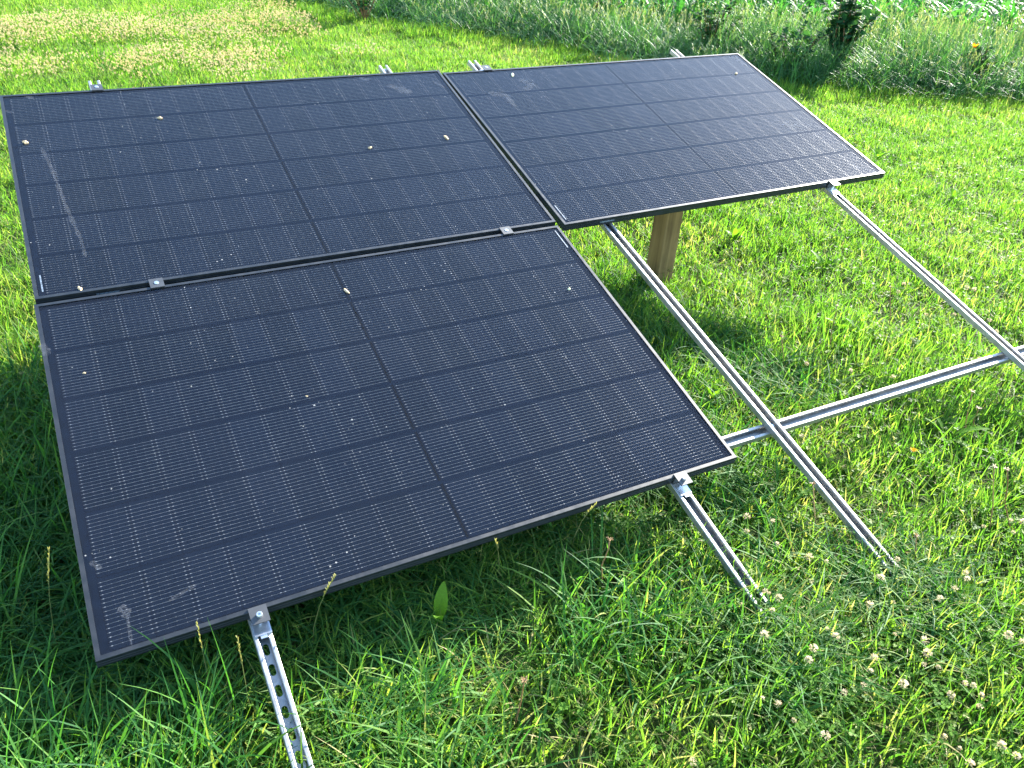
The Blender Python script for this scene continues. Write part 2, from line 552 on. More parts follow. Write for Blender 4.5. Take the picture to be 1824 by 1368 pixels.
sticker(pan2, .0215, .0255, .030, .105, GT + .0002, 'pale narrow serial strip inside the lower left corner')
sticker(pan3, .0215, .0255, .030, .120, GT + .0002, 'pale narrow serial strip inside the lower left corner')
sticker(pan1, L - .0265, L - .0225, W - .125, W - .025, GT + .0002, 'pale narrow serial strip inside the upper right corner')
for pan, uc in ((pan3, .195), (pan2, .19)):
    m = MB(); m.box(uc - .032, uc + .032, -.0004, .0003, -.0195, -.0140)
    o = m.build('frame_sticker', M_STICK, [c for c in COL.objects if c.parent == pan][0]); o['label'] = 'small silver sticker on the front of the frame'


def smear(pan, pts, wid, seed, z=GT + .0004):
    """dried dirt or cobweb mark along pixel points, ragged in width"""
    rs = random.Random(seed)
    q = [local(pan, *array_at(x, y)) for x, y in pts]
    m = MB(); P = []
    for i in range(len(q) - 1):
        for s in range(6):
            t = s / 6
            P.append((q[i][0] * (1 - t) + q[i + 1][0] * t, q[i][1] * (1 - t) + q[i + 1][1] * t))
    P.append(q[-1]); vs = []
    for i, p in enumerate(P):
        a = P[max(i - 1, 0)]; b = P[min(i + 1, len(P) - 1)]
        d = Vector((b[0] - a[0], b[1] - a[1])).normalized(); nn = Vector((-d.y, d.x))
        ww = wid * rs.uniform(.35, 1.0) * (0.3 if i in (0, len(P) - 1) else 1)
        vs += [(p[0] + nn.x * ww, p[1] + nn.y * ww, z), (p[0] - nn.x * ww, p[1] - nn.y * ww, z)]
    m.add(vs, [(2 * i, 2 * i + 1, 2 * i + 3, 2 * i + 2) for i in range(len(P) - 1)])
    o = m.build('dirt_web_smear', M_SMEAR, [c for c in COL.objects if c.parent == pan and c.name.startswith('glass')][0]); o['label'] = 'pale dried dirt or cobweb smear on the glass'


smear(pan2, [(74, 262), (92, 300), (112, 352), (130, 396), (144, 425), (153, 458)], .008, 1)
smear(pan2, [(2, 172), (40, 168), (62, 176)], .012, 2)
smear(pan2, [(8, 196), (22, 200)], .010, 3)
smear(pan2, [(690, 150), (712, 158), (735, 164)], .030, 4)
smear(pan2, [(640, 138), (660, 142)], .014, 5)
smear(pan2, [(770, 143), (795, 156)], .010, 6)
smear(pan3, [(870, 165), (900, 168), (918, 190)], .030, 7)
smear(pan3, [(925, 140), (948, 150), (935, 160)], .025, 8)
smear(pan3, [(978, 236), (996, 252), (1018, 278)], .004, 9)
smear(pan3, [(1290, 98), (1312, 104), (1330, 116)], .022, 10)
smear(pan3, [(1300, 130), (1318, 134)], .012, 11)
smear(pan3, [(1515, 292), (1560, 306)], .018, 12)
smear(pan3, [(1395, 220), (1425, 224)], .03, 13)
smear(pan1, [(212, 1080), (225, 1088), (222, 1100)], .013, 14)
smear(pan1, [(226, 1096), (230, 1120), (234, 1148)], .004, 15)
smear(pan1, [(72, 612), (84, 627), (78, 634)], .016, 16, .0006)  # cobweb at the left frame edge, drawn as a smear strip
smear(pan1, [(160, 1000), (180, 1012)], .010, 18)
smear(pan1, [(300, 1070), (350, 1040)], .006, 19)


# ---------------------------------------------------------------- strut rails
def channel(length, slots=True):
    """slotted strut channel along +Y, open side up, top at z = 0, centred on x"""
    m = MB(); hw, hh, t = 0.0205, 0.0206, 0.0022
    prof = [(-hw + .0012, -hh), (-hw, -hh + .0012), (-hw, -.0018), (-hw + .0007, -.0006), (-hw + .0018, 0), (-.0125, 0), (-.0110, -.0008),
            (-.0106, -.0022), (-.0106, -.0070), (-.0126, -.0070), (-.0126, -t), (-hw + t, -t), (-hw + t, -hh + t), (-.0085, -hh + t), (-.0085, -hh)]
    for sgn in (1, -1):
        n = len(prof)
        pr = [(x * sgn, z) for x, z in prof]
        vs = [(x, 0, z) for x, z in pr] + [(x, length, z) for x, z in pr]
        fs = [(i, (i + 1) % n, n + (i + 1) % n, n + i) for i in range(n)] + [tuple(range(n - 1, -1, -1)), tuple(range(n, 2 * n))]
        if sgn > 0: fs = [tuple(reversed(f)) for f in fs]
        m.add(vs, fs)
    # slotted web between the two flanges: 28 x 14 slots every 50 mm
    y = 0.0; k = 8; hx = 0.0085
    while y < length - 1e-6:
        y1 = min(y + 0.05, length); c = (y + y1) / 2
        if not slots or y1 - y < 0.049:
            m.box(-hx, hx, y, length if not slots else y1, -hh, -hh + t); break
        hole = []; outer = []
        for i in range(4 * k):
            a = 2 * math.pi * i / (4 * k)
            cx, sy = math.cos(a), math.sin(a)
            hole.append((0.0065 * cx, c + (0.0075 if sy >= 0 else -0.0075) + 0.0065 * sy))
            s = 1 / max(abs(cx), abs(sy))
            outer.append((hx * cx * s, c + 0.025 * sy * s))
        n = 4 * k
        for zz, flip in ((-hh + t, 0), (-hh, 1)):
            fs = [(i, (i + 1) % n, n + (i + 1) % n, n + i) for i in range(n)]
            if not flip: fs = [tuple(reversed(f)) for f in fs]
            m.add([(px, py, zz) for px, py in hole] + [(px, py, zz) for px, py in outer], fs)
        m.add([(px, py, -hh + t) for px, py in hole] + [(px, py, -hh) for px, py in hole],
              [(i, (i + 1) % n, n + (i + 1) % n, n + i) for i in range(n)])
        y = y1
    return m


RV0, RV1 = -0.50, 2.415
ME_RAIL = channel(RV1 - RV0).mesh('channel', M_GALV)
ME_PLAIN = channel(RV1 - RV0, False).mesh('channel', M_GALV)
ME_CROSS = channel(3.55, False).mesh('channel', M_GALV)
ME_UPPER = channel(3.25, False).mesh('channel', M_GALV)
hb = MB(); hb.cyl((0, 0), .0085, 0, .006, 6); hb.cyl((0, 0), .004, .006, .0095, 10)
hb.box(-.0105, .0105, -.016, .016, -.003, -.0002)
ME_HEX = hb.mesh('joint_bolt', M_BOLT)
RAIL_U = (0.330, 1.512, 1.952, 3.130)
RAIL_LABEL = ('slotted galvanised steel rail running out from the front panel at the bottom edge, leftmost rail',
              'galvanised steel rail sticking out below the right end of the front panel into clover',
              'galvanised steel rail in the open grass, right beside the front panel',
              'galvanised steel rail farthest right, descending from the upper right panel')
RW = -D - 0.0001
CROSS_V = 0.090
UP_V = 1.375
ROT = Matrix.Rotation(TILT, 4, 'X')


def on_array(o, u, v, w, rz=0.0):
    o.matrix_world = Matrix.Translation(p2w(u, v, w)) @ ROT @ Matrix.Rotation(rz, 4, 'Z')
    return o


for i, u in enumerate(RAIL_U):
    r = empty('steel_rail'); on_array(r, u, RV0, RW)
    tag(r, RAIL_LABEL[i], 'rail', 'sloping steel rails under the panels')
    inst('channel', ME_RAIL if i == 0 else ME_PLAIN, r)
    inst('joint_bolt', ME_HEX, r, (0, CROSS_V - RV0, -.0180))
    inst('joint_bolt', ME_HEX, r, (0, UP_V - RV0, -.0180))
for v, lab in ((CROSS_V, 'galvanised steel cross rail low over the grass, passing beneath the sloping rails'),
               (UP_V, 'galvanised steel cross rail hidden beneath the upper panels on the wooden posts')):
    low = v == CROSS_V
    r = empty('cross_rail'); on_array(r, 3.72 if low else 3.36, v, RW - .0208, math.pi / 2)
    tag(r, lab, 'rail')
    inst('channel', ME_CROSS if low else ME_UPPER, r)

# ---------------------------------------------------------------- wooden posts
pw = 0.045


def post_mesh(h):
    m = MB(); b = .004
    pts = [(-pw + b, -pw), (pw - b, -pw), (pw, -pw + b), (pw, pw - b), (pw - b, pw), (-pw + b, pw), (-pw, pw - b), (-pw, -pw + b)]
    m.add([(x, y, -.3) for x, y in pts] + [(x, y, h) for x, y in pts],
          [(i, (i + 1) % 8, (i + 1) % 8 + 8, i + 8) for i in range(8)] + [tuple(range(7, -1, -1)), tuple(range(8, 16))])
    return m.mesh('wooden_post', M_WOOD)


pz = p2w(0, UP_V, RW - .0208 - .0208)
ME_POST = post_mesh(pz.z - pw * math.sin(TILT) - .001)
for x, lab in ((2.447, 'square wooden post standing in the grass under the upper right panel'),
               (0.95, 'square wooden post hidden beneath the upper left panel')):
    tag(inst('wooden_post', ME_POST, None, (x, pz.y, 0), (0, 0, R(2))), lab, 'post')


# ---------------------------------------------------------------- clamps
def bolt_mesh():
    m = MB(); n = 18
    ring = lambda r, z: [(r * math.cos(2 * math.pi * i / n), r * math.sin(2 * math.pi * i / n), z) for i in range(n)]
    hexr = lambda r, z: [(lambda a: (r * math.cos(a), r * math.sin(a), z))(2 * math.pi * i / n) for i in range(n)]
    rs = [ring(.0068, 0), ring(.0068, .0068), ring(.0062, .0078), hexr(.0034, .0078), hexr(.0030, .0040)]
    vs = [p for r in rs for p in r]; fs = []
    for k in range(4):
        fs += [(k * n + i, k * n + (i + 1) % n, (k + 1) * n + (i + 1) % n, (k + 1) * n + i) for i in range(n)]
    fs.append(tuple(range(4 * n, 5 * n)))
    m.add(vs, fs)
    return m.mesh('bolt_head', M_BOLT)


ME_BOLT = bolt_mesh()
m = MB(); m.box(-.020, .020, -.034, .008, .0002, .0034); ME_EPLATE = m.mesh('plate', M_CLAMP)
m = MB(); m.box(-.0195, .0195, -.0050, -.0008, -.029, .0001); ME_ELEG = m.mesh('clamp_leg', M_CLAMP)
m = MB(); m.cyl((0, 0), .0040, -.040, .0001, 10); ME_SHANK = m.mesh('bolt_shank', M_BOLT)
m = MB(); m.box(-.0190, .0190, -.048, -.0060, -.0299, -.0270); m.box(-.0075, .0075, -.056, -.0481, -.0310, -.0280)
ME_NUT = m.mesh('washer_plate', M_BOLT)
m = MB(); m.box(-.020, .020, -.020, .020, .0002, .0034); ME_MPLATE = m.mesh('plate', M_CLAMP)
m = MB(); m.cyl((0, 0), .0068, .0034, .0046, 18); m.cyl((0, 0), .0035, .0046, .0050, 6); ME_LOW = m.mesh('bolt_head', M_BOLT)
CG = 'black panel clamps on the rails'


def end_clamp(u, v, flip, label, proud=True):
    r = empty('panel_clamp'); on_array(r, u, v, 0, math.pi if flip else 0); tag(r, label, 'clamp', CG)
    pl = inst('plate', ME_EPLATE, r); inst('clamp_leg', ME_ELEG, r)
    inst('bolt_shank', ME_SHANK, r, (0, -.018, 0)); inst('washer_plate', ME_NUT, r)
    inst('bolt_head', ME_BOLT if proud else ME_LOW, pl, (0, -.016, .0035 if proud else 0))


def mid_clamp(u, v, label):
    r = empty('panel_clamp'); on_array(r, u, v, 0); tag(r, label, 'clamp', CG)
    pl = inst('plate', ME_MPLATE, r); inst('bolt_shank', ME_SHANK, r); inst('bolt_head', ME_LOW, pl)


end_clamp(.332, 0, False, 'black end clamp with silver bolt on the front panel edge above the slotted rail')
end_clamp(1.514, 0, False, 'black end clamp with silver bolt near the right end of the front panel')
mid_clamp(.330, W + .011, 'black clamp bridging the gap between the two left panels, towards the left edge')
mid_clamp(1.514, W + .011, 'black clamp bridging the gap between the two left panels, towards the right edge')
end_clamp(.330, P2V + W, True, 'black clamp on the far edge of the upper left panel', False)
end_clamp(1.962, P3V + W + .003, True, 'black clamp on the far edge of the upper right panel', False)
end_clamp(3.134, P3V + .0175, False, 'black clamp on the lower edge of the upper right panel', False)


# ---------------------------------------------------------------- debris on the glass
def flake(px, pan, size, mat, label, seed, long=1.6, name='dry_husk'):
    rs = random.Random(seed); m = MB(); n = 9
    top = []; bot = []
    for i in range(n):
        a = 2 * math.pi * i / n; rr = size * rs.uniform(.55, 1.0)
        top.append((rr * long * math.cos(a), rr * math.sin(a), size * rs.uniform(.25, .7)))
        bot.append((rr * long * math.cos(a) * .9, rr * math.sin(a) * .9, 0.0002))
    vs = top + bot + [(0, 0, size * .9)]
    fs = [(i, (i + 1) % n, 2 * n) for i in range(n)] + [(n + i, n + (i + 1) % n, (i + 1) % n, i) for i in range(n)]
    fs.append(tuple(range(2 * n - 1, n - 1, -1)))
    m.add(vs, fs)
    o = m.build(name, mat)
    u, v = array_at(*px, GT)
    on_array(o, u, v, GT, rs.uniform(0, 6.28)); tag(o, label, 'plant debris')


flake((285, 211), pan2, .008, M_HUSK, 'pale tan husk lying on the upper left panel below its far edge', 1)
flake((46, 255), pan2, .009, M_HUSK, 'brown curled husk near the left edge of the upper left panel', 2, 1.2)
flake((659, 264), pan2, .007, M_HUSK, 'small tan husk on the middle of the upper left panel', 3)
flake((795, 246), pan2, .008, M_HUSK, 'elongated brown seed on the right part of the upper left panel', 4, 2.4, 'dry_seed')
flake((143, 515), pan2, .007, M_HUSK, 'orange tan husk at the lower left corner of the upper left panel', 5)
flake((617, 519), pan1, .006, M_HUSK, 'thin tan twig across the centre line of the front panel', 6, 3.0, 'dry_twig')
flake((1014, 515), pan1, .006, M_PALE, 'pale yellow green husk near the right edge of the front panel', 7)
flake((546, 706), pan1, .0035, M_HUSK, 'tiny orange crumb in the middle of the front panel', 8)
flake((150, 665), pan1, .004, M_HUSK, 'tiny tan crumb near the left edge of the front panel', 9)
flake((913, 134), pan3, .007, M_PALE, 'pale splinter near the far edge of the upper right panel', 10, 3.0, 'splinter')
flake((1311, 131), pan3, .008, M_HUSK, 'tan husk near the far right corner of the upper right panel', 11)


# ---------------------------------------------------------------- vegetation prototypes (kept out of the scene, instanced as stuff)
def blade(m, base, ang, length, width, lean, curl, tint, seg=4, twist=None):
    """one grass blade: tapered, arching strip"""
    dx, dy = math.cos(ang), math.sin(ang)
    tw = ang + math.pi / 2 + (random.uniform(-.9, .9) if twist is None else twist)
    sx, sy = math.cos(tw), math.sin(tw)
    x, y, z = base; th = lean; vs = []; st = length / seg
    for i in range(seg + 1):
        t = i / seg
        w = width * .5 * (1 - t ** 1.8) * (0.75 + 0.25 * min(1, t * 4)) + .0002
        vs += [(x - sx * w, y - sy * w, z), (x + sx * w, y + sy * w, z)]
        x += dx * math.sin(th) * st; y += dy * math.sin(th) * st; z += math.cos(th) * st
        z = max(z, .004)
        th += curl / seg
    m.add(vs, [(2 * i, 2 * i + 1, 2 * i + 3, 2 * i + 2) for i in range(seg)], tint)


def leaflet(m, c, d, nrm, size, tint):
    d = Vector(d).normalized(); n = Vector(nrm).normalized(); s = d.cross(n).normalized(); c = Vector(c)
    P = [c, c + d * size * .45 + s * size * .42, c + d * size * .95 + s * size * .34 + n * size * .08, c + d * size * .9,
         c + d * size * .95 - s * size * .34 + n * size * .08, c + d * size * .45 - s * size * .42]
    m.add(P, [(0, 1, 2, 3), (0, 3, 4, 5)], tint)


def clover_leaf(m, x, y, h, size):
    a = random.uniform(0, 6.28); lean = random.uniform(0, .5)
    top = Vector((x + math.cos(a) * lean * h, y + math.sin(a) * lean * h, h))
    m.tube([(x, y, 0), tuple(top)], .0006, 3, .4)
    t = random.uniform(.1, .9); nv = Vector((random.uniform(-.4, .4), random.uniform(-.4, .4), 1))
    for k in range(3):
        b = a + k * 2.094
        leaflet(m, top, (math.cos(b), math.sin(b), .1), nv, size, t)


def rdisc(r):
    a = random.uniform(0, 6.28); q = r * math.sqrt(random.random())
    return q * math.cos(a), q * math.sin(a)


def tint_lawn():
    q = random.random()
    if q < .05: return random.uniform(.88, 1.0)
    return min(.88, max(0.02, random.gauss(.56, .22)))


def lawn_patch(n=640, side=.34, lmin=.045, lmax=.120, clov=40, wmin=.0030, wmax=.0066, seg=4):
    m = MB(); rs = lambda: random.uniform(-side / 2, side / 2)
    for _ in range(n):
        l = random.uniform(lmin, lmax) * (1.45 if random.random() < .06 else 1)
        blade(m, (rs(), rs(), 0), random.uniform(0, 6.28), l, random.uniform(wmin, wmax), random.uniform(.05, .75),
              random.uniform(0, 1.4), tint_lawn(), seg)
    for _ in range(int(n * .06)):                        # flattened clippings and dead bits
        blade(m, (rs(), rs(), random.uniform(.01, .04)), random.uniform(0, 6.28), random.uniform(.03, .07), .0022, random.uniform(1.2, 1.6), .2,
              random.choice((.96, .9, .3, .99)), 2)
    for _ in range(clov):
        clover_leaf(m, rs(), rs(), random.uniform(.03, .070), random.uniform(.007, .012))
    return m


def long_patch(n=105, r=.16, lmin=.13, lmax=.30):
    m = MB()
    for _ in range(n):
        x, y = rdisc(r)
        blade(m, (x, y, 0), random.uniform(0, 6.28), random.uniform(lmin, lmax), random.uniform(.0045, .0085), random.uniform(.0, .55),
              random.uniform(.2, 1.7), min(.9, max(0, random.gauss(.42, .2))), 6)
    for _ in range(1):
        x, y = rdisc(r); a = random.uniform(0, 6.28); h = random.uniform(.2, .34); q = random.uniform(.05, .12)
        m.tube([(x, y, 0), (x + q * .3 * math.cos(a), y + q * .3 * math.sin(a), h * .5), (x + q * math.cos(a), y + q * math.sin(a), h)], .0009, 3, .7)
        for k in range(9):
            t = .7 + .3 * k / 9
            c = (x + q * t * math.cos(a), y + q * t * math.sin(a), h * t)
            blade(m, c, random.uniform(0, 6.28), .012, .0022, .35, 0, .93, 1)
    return m


def verge_patch(n=130, r=.28, lmin=.26, lmax=.58):
    m = MB()
    for _ in range(n):
        x, y = rdisc(r)
        blade(m, (x, y, 0), random.uniform(0, 6.28), random.uniform(lmin, lmax), random.uniform(.006, .011), random.uniform(0, .35),
              random.uniform(.3, 2.3), min(.92, max(0, random.gauss(.45, .2))), 6)
    for _ in range(9):
        x, y = rdisc(r); a = random.uniform(0, 6.28); h = random.uniform(.4, .62); q = random.uniform(.05, .2)
        m.tube([(x, y, 0), (x + q * .3 * math.cos(a), y + q * .3 * math.sin(a), h * .6), (x + q * math.cos(a), y + q * math.sin(a), h)], .0014, 3, .8)
        for k in range(12):
            t = .76 + .24 * k / 12
            blade(m, (x + q * t * math.cos(a), y + q * t * math.sin(a), h * t), random.uniform(0, 6.28), .03, .005, .5, .6, .95, 2)
    return m


def corn_plant():
    m = MB(); h = random.uniform(.30, .42)
    m.tube([(0, 0, 0), (.01, 0, h * .5), (0, .01, h)], [.012, .010, .005], 5, .5)
    a = random.uniform(0, 6.28)
    for k in range(8):
        b = a + (k % 2) * math.pi + random.uniform(-.35, .35)
        blade(m, (0, 0, h * (.15 + .11 * k)), b, random.uniform(.28, .48), random.uniform(.022, .040), random.uniform(.25, .55), random.uniform(1.1, 2.2),
              random.uniform(.2, .95), 8, twist=random.uniform(-.3, .3))
    return m


def clover_leaf_patch(n=10, r=.12):
    m = MB()
    for _ in range(n):
        x, y = rdisc(r)
        clover_leaf(m, x, y, random.uniform(.035, .065), random.uniform(.008, .013))
    return m


def clover_bloom_patch(n=85, r=.24):
    m = MB()
    for _ in range(n):
        x, y = rdisc(r); h = random.uniform(.07, .12)
        for k in range(12):
            u = random.uniform(-1, 1); a = random.uniform(0, 6.28); s = math.sqrt(1 - u * u)
            d = Vector((s * math.cos(a), s * math.sin(a), u)); c = Vector((x, y, h)) + d * .003
            o = d.orthogonal().normalized() * .0020
            m.add([c - o, c + o, c + d * .005 + o * .6, c + d * .005 - o * .6], [(0, 1, 2, 3)], random.uniform(.3, 1))
    return m


def proto_collection(name, makers, mat):
    c = bpy.data.collections.new(name)
    for i, mk in enumerate(makers):
        o = mk().build(name + '_%02d' % i, mat, link=False)
        c.objects.link(o)
    return c


def scatter(name, coll, pts, rotz, scl, idx, label, cat, tilt=None):
    me = bpy.data.meshes.new(name)
    me.from_pydata([tuple(p) for p in pts], [], [])
    n = len(pts)
    rot = np.zeros((n, 3), 'f'); rot[:, 2] = rotz
    if tilt is not None: rot[:, :2] = tilt
    a = me.attributes.new('rot', 'FLOAT_VECTOR', 'POINT'); a.data.foreach_set('vector', rot.ravel())
    a = me.attributes.new('scl', 'FLOAT_VECTOR', 'POINT'); a.data.foreach_set('vector', np.asarray(scl, 'f').ravel())
    a = me.attributes.new('idx', 'INT', 'POINT'); a.data.foreach_set('value', np.asarray(idx, 'i'))
    o = bpy.data.objects.new(name, me); COL.objects.link(o)
    ng = bpy.data.node_groups.new(name + '_scatter', 'GeometryNodeTree')
    ng.interface.new_socket('Geometry', in_out='INPUT', socket_type='NodeSocketGeometry')
    ng.interface.new_socket('Geometry', in_out='OUTPUT', socket_type='NodeSocketGeometry')
    N = ng.nodes; gi = N.new('NodeGroupInput'); go = N.new('NodeGroupOutput')
    ip = N.new('GeometryNodeInstanceOnPoints'); ci = N.new('GeometryNodeCollectionInfo')
    ci.inputs['Collection'].default_value = coll
    ci.inputs['Separate Children'].default_value = True
    ci.inputs['Reset Children'].default_value = True

    def attr(nm, ty):
        q = N.new('GeometryNodeInputNamedAttribute'); q.data_type = ty; q.inputs['Name'].default_value = nm
        return q.outputs['Attribute']
    e2r = N.new('FunctionNodeEulerToRotation')
    ng.links.new(attr('rot', 'FLOAT_VECTOR'), e2r.inputs[0])
    ng.links.new(gi.outputs[0], ip.inputs['Points']); ng.links.new(ci.outputs[0], ip.inputs['Instance'])
    ip.inputs['Pick Instance'].default_value = True
    ng.links.new(attr('idx', 'INT'), ip.inputs['Instance Index'])
    ng.links.new(e2r.outputs[0], ip.inputs['Rotation']); ng.links.new(attr('scl', 'FLOAT_VECTOR'), ip.inputs['Scale'])
    ng.links.new(ip.outputs[0], go.inputs[0])
    md = o.modifiers.new('scatter', 'NODES'); md.node_group = ng
    tag(o, label, cat, None, 'stuff')
    return o


# field edge: front line of the rough verge
EDGE = np.array([(0.6, 15.0), (1.9, 11.0), (2.9, 8.5), (3.45, 7.2), (4.35, 6.35), (5.0, 5.1), (5.9, 4.15), (7.4, 3.1), (10.0, 1.5), (15.0, -1.2)])


def edge_dist(x, y):
    """signed distance behind the verge's front line (positive = in the verge)"""
    p = np.stack([x, y], 1); best = np.full(len(p), 1e9); sign = np.zeros(len(p))
    for a, b in zip(EDGE[:-1], EDGE[1:]):
        d = b - a; t = np.clip(((p - a) @ d) / (d @ d), 0, 1)
        q = p - (a + t[:, None] * d); r = np.hypot(q[:, 0], q[:, 1])
        s = np.where(d[0] * q[:, 1] - d[1] * q[:, 0] > 0, 1, -1)
        up = r < best; best = np.where(up, r, best); sign = np.where(up, s, sign)
    return best * sign


def jgrid(x0, x1, y0, y1, st):
    gx, gy = np.meshgrid(np.arange(x0, x1, st), np.arange(y0, y1, st))
    n = gx.size
    return gx.ravel() + RNG.uniform(-.5, .5, n) * st, gy.ravel() + RNG.uniform(-.5, .5, n) * st


def vnoise(x, y, s, seed=0):
    r = np.random.default_rng(seed); f = np.zeros_like(x)
    for k in range(5):
        a = r.uniform(0, 6.28, 2); w = r.uniform(.5, 1.6) / s
        f += np.sin((x * math.cos(a[0]) + y * math.sin(a[0])) * w * 6.28 + a[1])
    return f / 5


# --- mown lawn: fine blades near the camera, slightly coarser and shorter ones farther off
NL = 8
far_patch = lambda: lawn_patch(640, .34, .040, .080, 10, .0034, .0064, 3)
c_lawn = proto_collection('lawn_tuft', [lawn_patch] * NL + [far_patch] * NL, M_LAWN)
gx, gy = np.meshgrid(np.arange(-3.4, 13.5, .30), np.arange(-2.6, 14.5, .30))
x, y = gx.ravel() + RNG.uniform(-.03, .03, gx.size), gy.ravel() + RNG.uniform(-.03, .03, gx.size)
ed = edge_dist(x, y)
k = ed < .25
x, y, ed = x[k], y[k], ed[k]
n = len(x)
dist = np.hypot(x - CAMW[0], y - CAMW[1])
hz = 0.90 + .26 * vnoise(x, y, 1.3, 3) + .16 * vnoise(x, y, .7, 13) + RNG.uniform(-.12, .12, n)
hz *= np.where(ed > -.4, 1.35, 1.0)
hz = np.where((x > -.2) & (x < 1.9) & (y > -.15) & (y < .5), np.minimum(hz, .72), hz)
hz *= np.where((y < -.25) & (x > -.1) & (x < 3.4), 1.08, 1.0)
sc = np.stack([np.ones(n), np.ones(n), np.clip(hz, .5, 1.7)], 1)
idx = RNG.integers(0, NL, n) + np.where(dist > 3.6, NL, 0)
scatter('lawn_grass', c_lawn, np.stack([x, y, np.zeros(n)], 1), RNG.integers(0, 4, n) * (math.pi / 2) + RNG.uniform(-.15, .15, n), sc, idx,
        'sunlit mown lawn grass with clover leaves around the panel array', 'grass')

# --- long unmown grass round the array
c_long = proto_collection('long_tuft', [long_patch] * 6, M_LONG)
x, y = jgrid(-1.6, 3.6, -1.0, 2.5, .13)
n = len(x)
dens = np.zeros(n)
dens = np.where((x > -1.5) & (x < 1.95) & (y > -.22) & (y < 1.55), .9, dens)          # under and left of the front panel
dens = np.where((x < .55) & (y > -.6) & (y < .3), .95, dens)                          # lower left corner
dens = np.where((x >= .55) & (x < 2.0) & (y > -.40) & (y <= -.1), .25, dens)          # front fringe
dens = np.where((x > 1.7) & (x < 2.5) & (y > .35) & (y < 1.5), .38, dens)             # beside the post
for ru in (.33, 1.512, 1.952):                                                        # trodden along the rails
    dens = np.where((np.abs(x - ru) < .13) & (y < .02), 0, dens)
k = RNG.uniform(0, 1, n) < dens
x, y = x[k], y[k]; n = len(x)
hs = np.where(x < .1, .95, .6) + RNG.uniform(-.15, .15, n)
hs = np.where((y > 1.0) & (x < 0.3), .6, hs)
hs = np.where((x > .0) & (x < 1.72) & (y > 0) & (y < 1.2), np.minimum(hs, .30 + .5 * (y - .1)), hs)
hs = np.where((x > -.1) & (x < 1.8) & (y > -.14) & (y <= .12), np.minimum(hs, .26), hs)
hs = np.where((x > 1.7), .5, hs)
hs = np.where((x > -.30) & (x <= 0) & (y > -.05) & (y < 1.2), np.minimum(hs, .36 + .4 * y), hs)
ex = []
for ru in (1.512, 1.952):                                                             # blades closing over the rail ends
    for q in range(7):
        w_ = p2w(ru + random.uniform(-.09, .09), random.uniform(-.60, -.43), 0); ex.append((w_.x, w_.y))
ex = np.array(ex); x = np.concatenate([x, ex[:, 0]]); y = np.concatenate([y, ex[:, 1]]); hs = np.concatenate([hs, np.full(len(ex), .40)]); n = len(x)
scatter('long_grass', c_long, np.stack([x, y, np.zeros(n)], 1), RNG.uniform(0, 6.28, n), np.stack([np.ones(n), np.ones(n), hs], 1),
        RNG.integers(0, 6, n), 'long unmown grass in the shade under and left of the front panel', 'grass')

# --- rough verge in front of the field
c_verge = proto_collection('verge_tuft', [verge_patch] * 6, M_VERGE)
x, y = jgrid(0, 15, -1.5, 15, .22)
ed = edge_dist(x, y)
vd = np.clip(.85 + .30 * (x - 4.2), .8, 1.9)
k = (ed > 0.02) & (ed < vd) & (RNG.uniform(0, 1, len(x)) < .92)
x, y, ed = x[k], y[k], ed[k]; n = len(x)
hv = np.clip(.62 + .06 * (x - 4), .6, .85) * (1 + .30 * vnoise(x, y, 1.1, 8) + RNG.uniform(-.15, .15, n)) * np.clip(.55 + ed * .9, .5, 1)
scatter('verge_grass', c_verge, np.stack([x, y, np.zeros(n)], 1), RNG.uniform(0, 6.28, n), np.stack([np.ones(n), np.ones(n), hv], 1),
        RNG.integers(0, 6, n), 'tall rough grass verge between the lawn and the corn field', 'grass')

# --- young corn
c_corn = proto_collection('corn_plant', [corn_plant] * 7, M_CORN)
x, y = jgrid(1, 27, -1, 27, .26)
ed = edge_dist(x, y)
k = (ed > np.clip(.85 + .30 * (x - 4.2), .8, 1.9) - .25) & (ed < 13)
x, y = x[k], y[k]; n = len(x)
hc = RNG.uniform(.8, 1.2, n)
scatter('corn_field', c_corn, np.stack([x, y, np.zeros(n)], 1), RNG.uniform(0, 6.28, n), np.stack([hc, hc, hc], 1), RNG.integers(0, 7, n),
        'young green corn crop filling the field behind the verge', 'corn')

# --- patch of clover in bloom on the far lawn
c_bl = proto_collection('clover_bloom', [clover_bloom_patch] * 4, M_FADED)
x, y = jgrid(-1.6, 3.2, 4.4, 8.2, .22)
A = np.array(ground_at(30, 95))[:2]; B = np.array(ground_at(420, 62))[:2]
f = 1.0 * np.exp(-((y - 7.2) / .6) ** 2) * (x < 2.6) + 1.0 * np.exp(-((y - 5.9) / .35) ** 2) * (x < 1.9) + .10 * (x < 2.9)
f *= (.75 + .5 * vnoise(x, y, .9, 5))
k = RNG.uniform(0, 1, len(x)) < f
x, y = x[k], y[k]; n = len(x)
scatter('clover_bloom_patch', c_bl, np.stack([x, y, np.zeros(n)], 1), RNG.uniform(0, 6.28, n), np.ones((n, 3)), RNG.integers(0, 4, n),
        'cream drift of blooming clover on the far left lawn', 'clover')


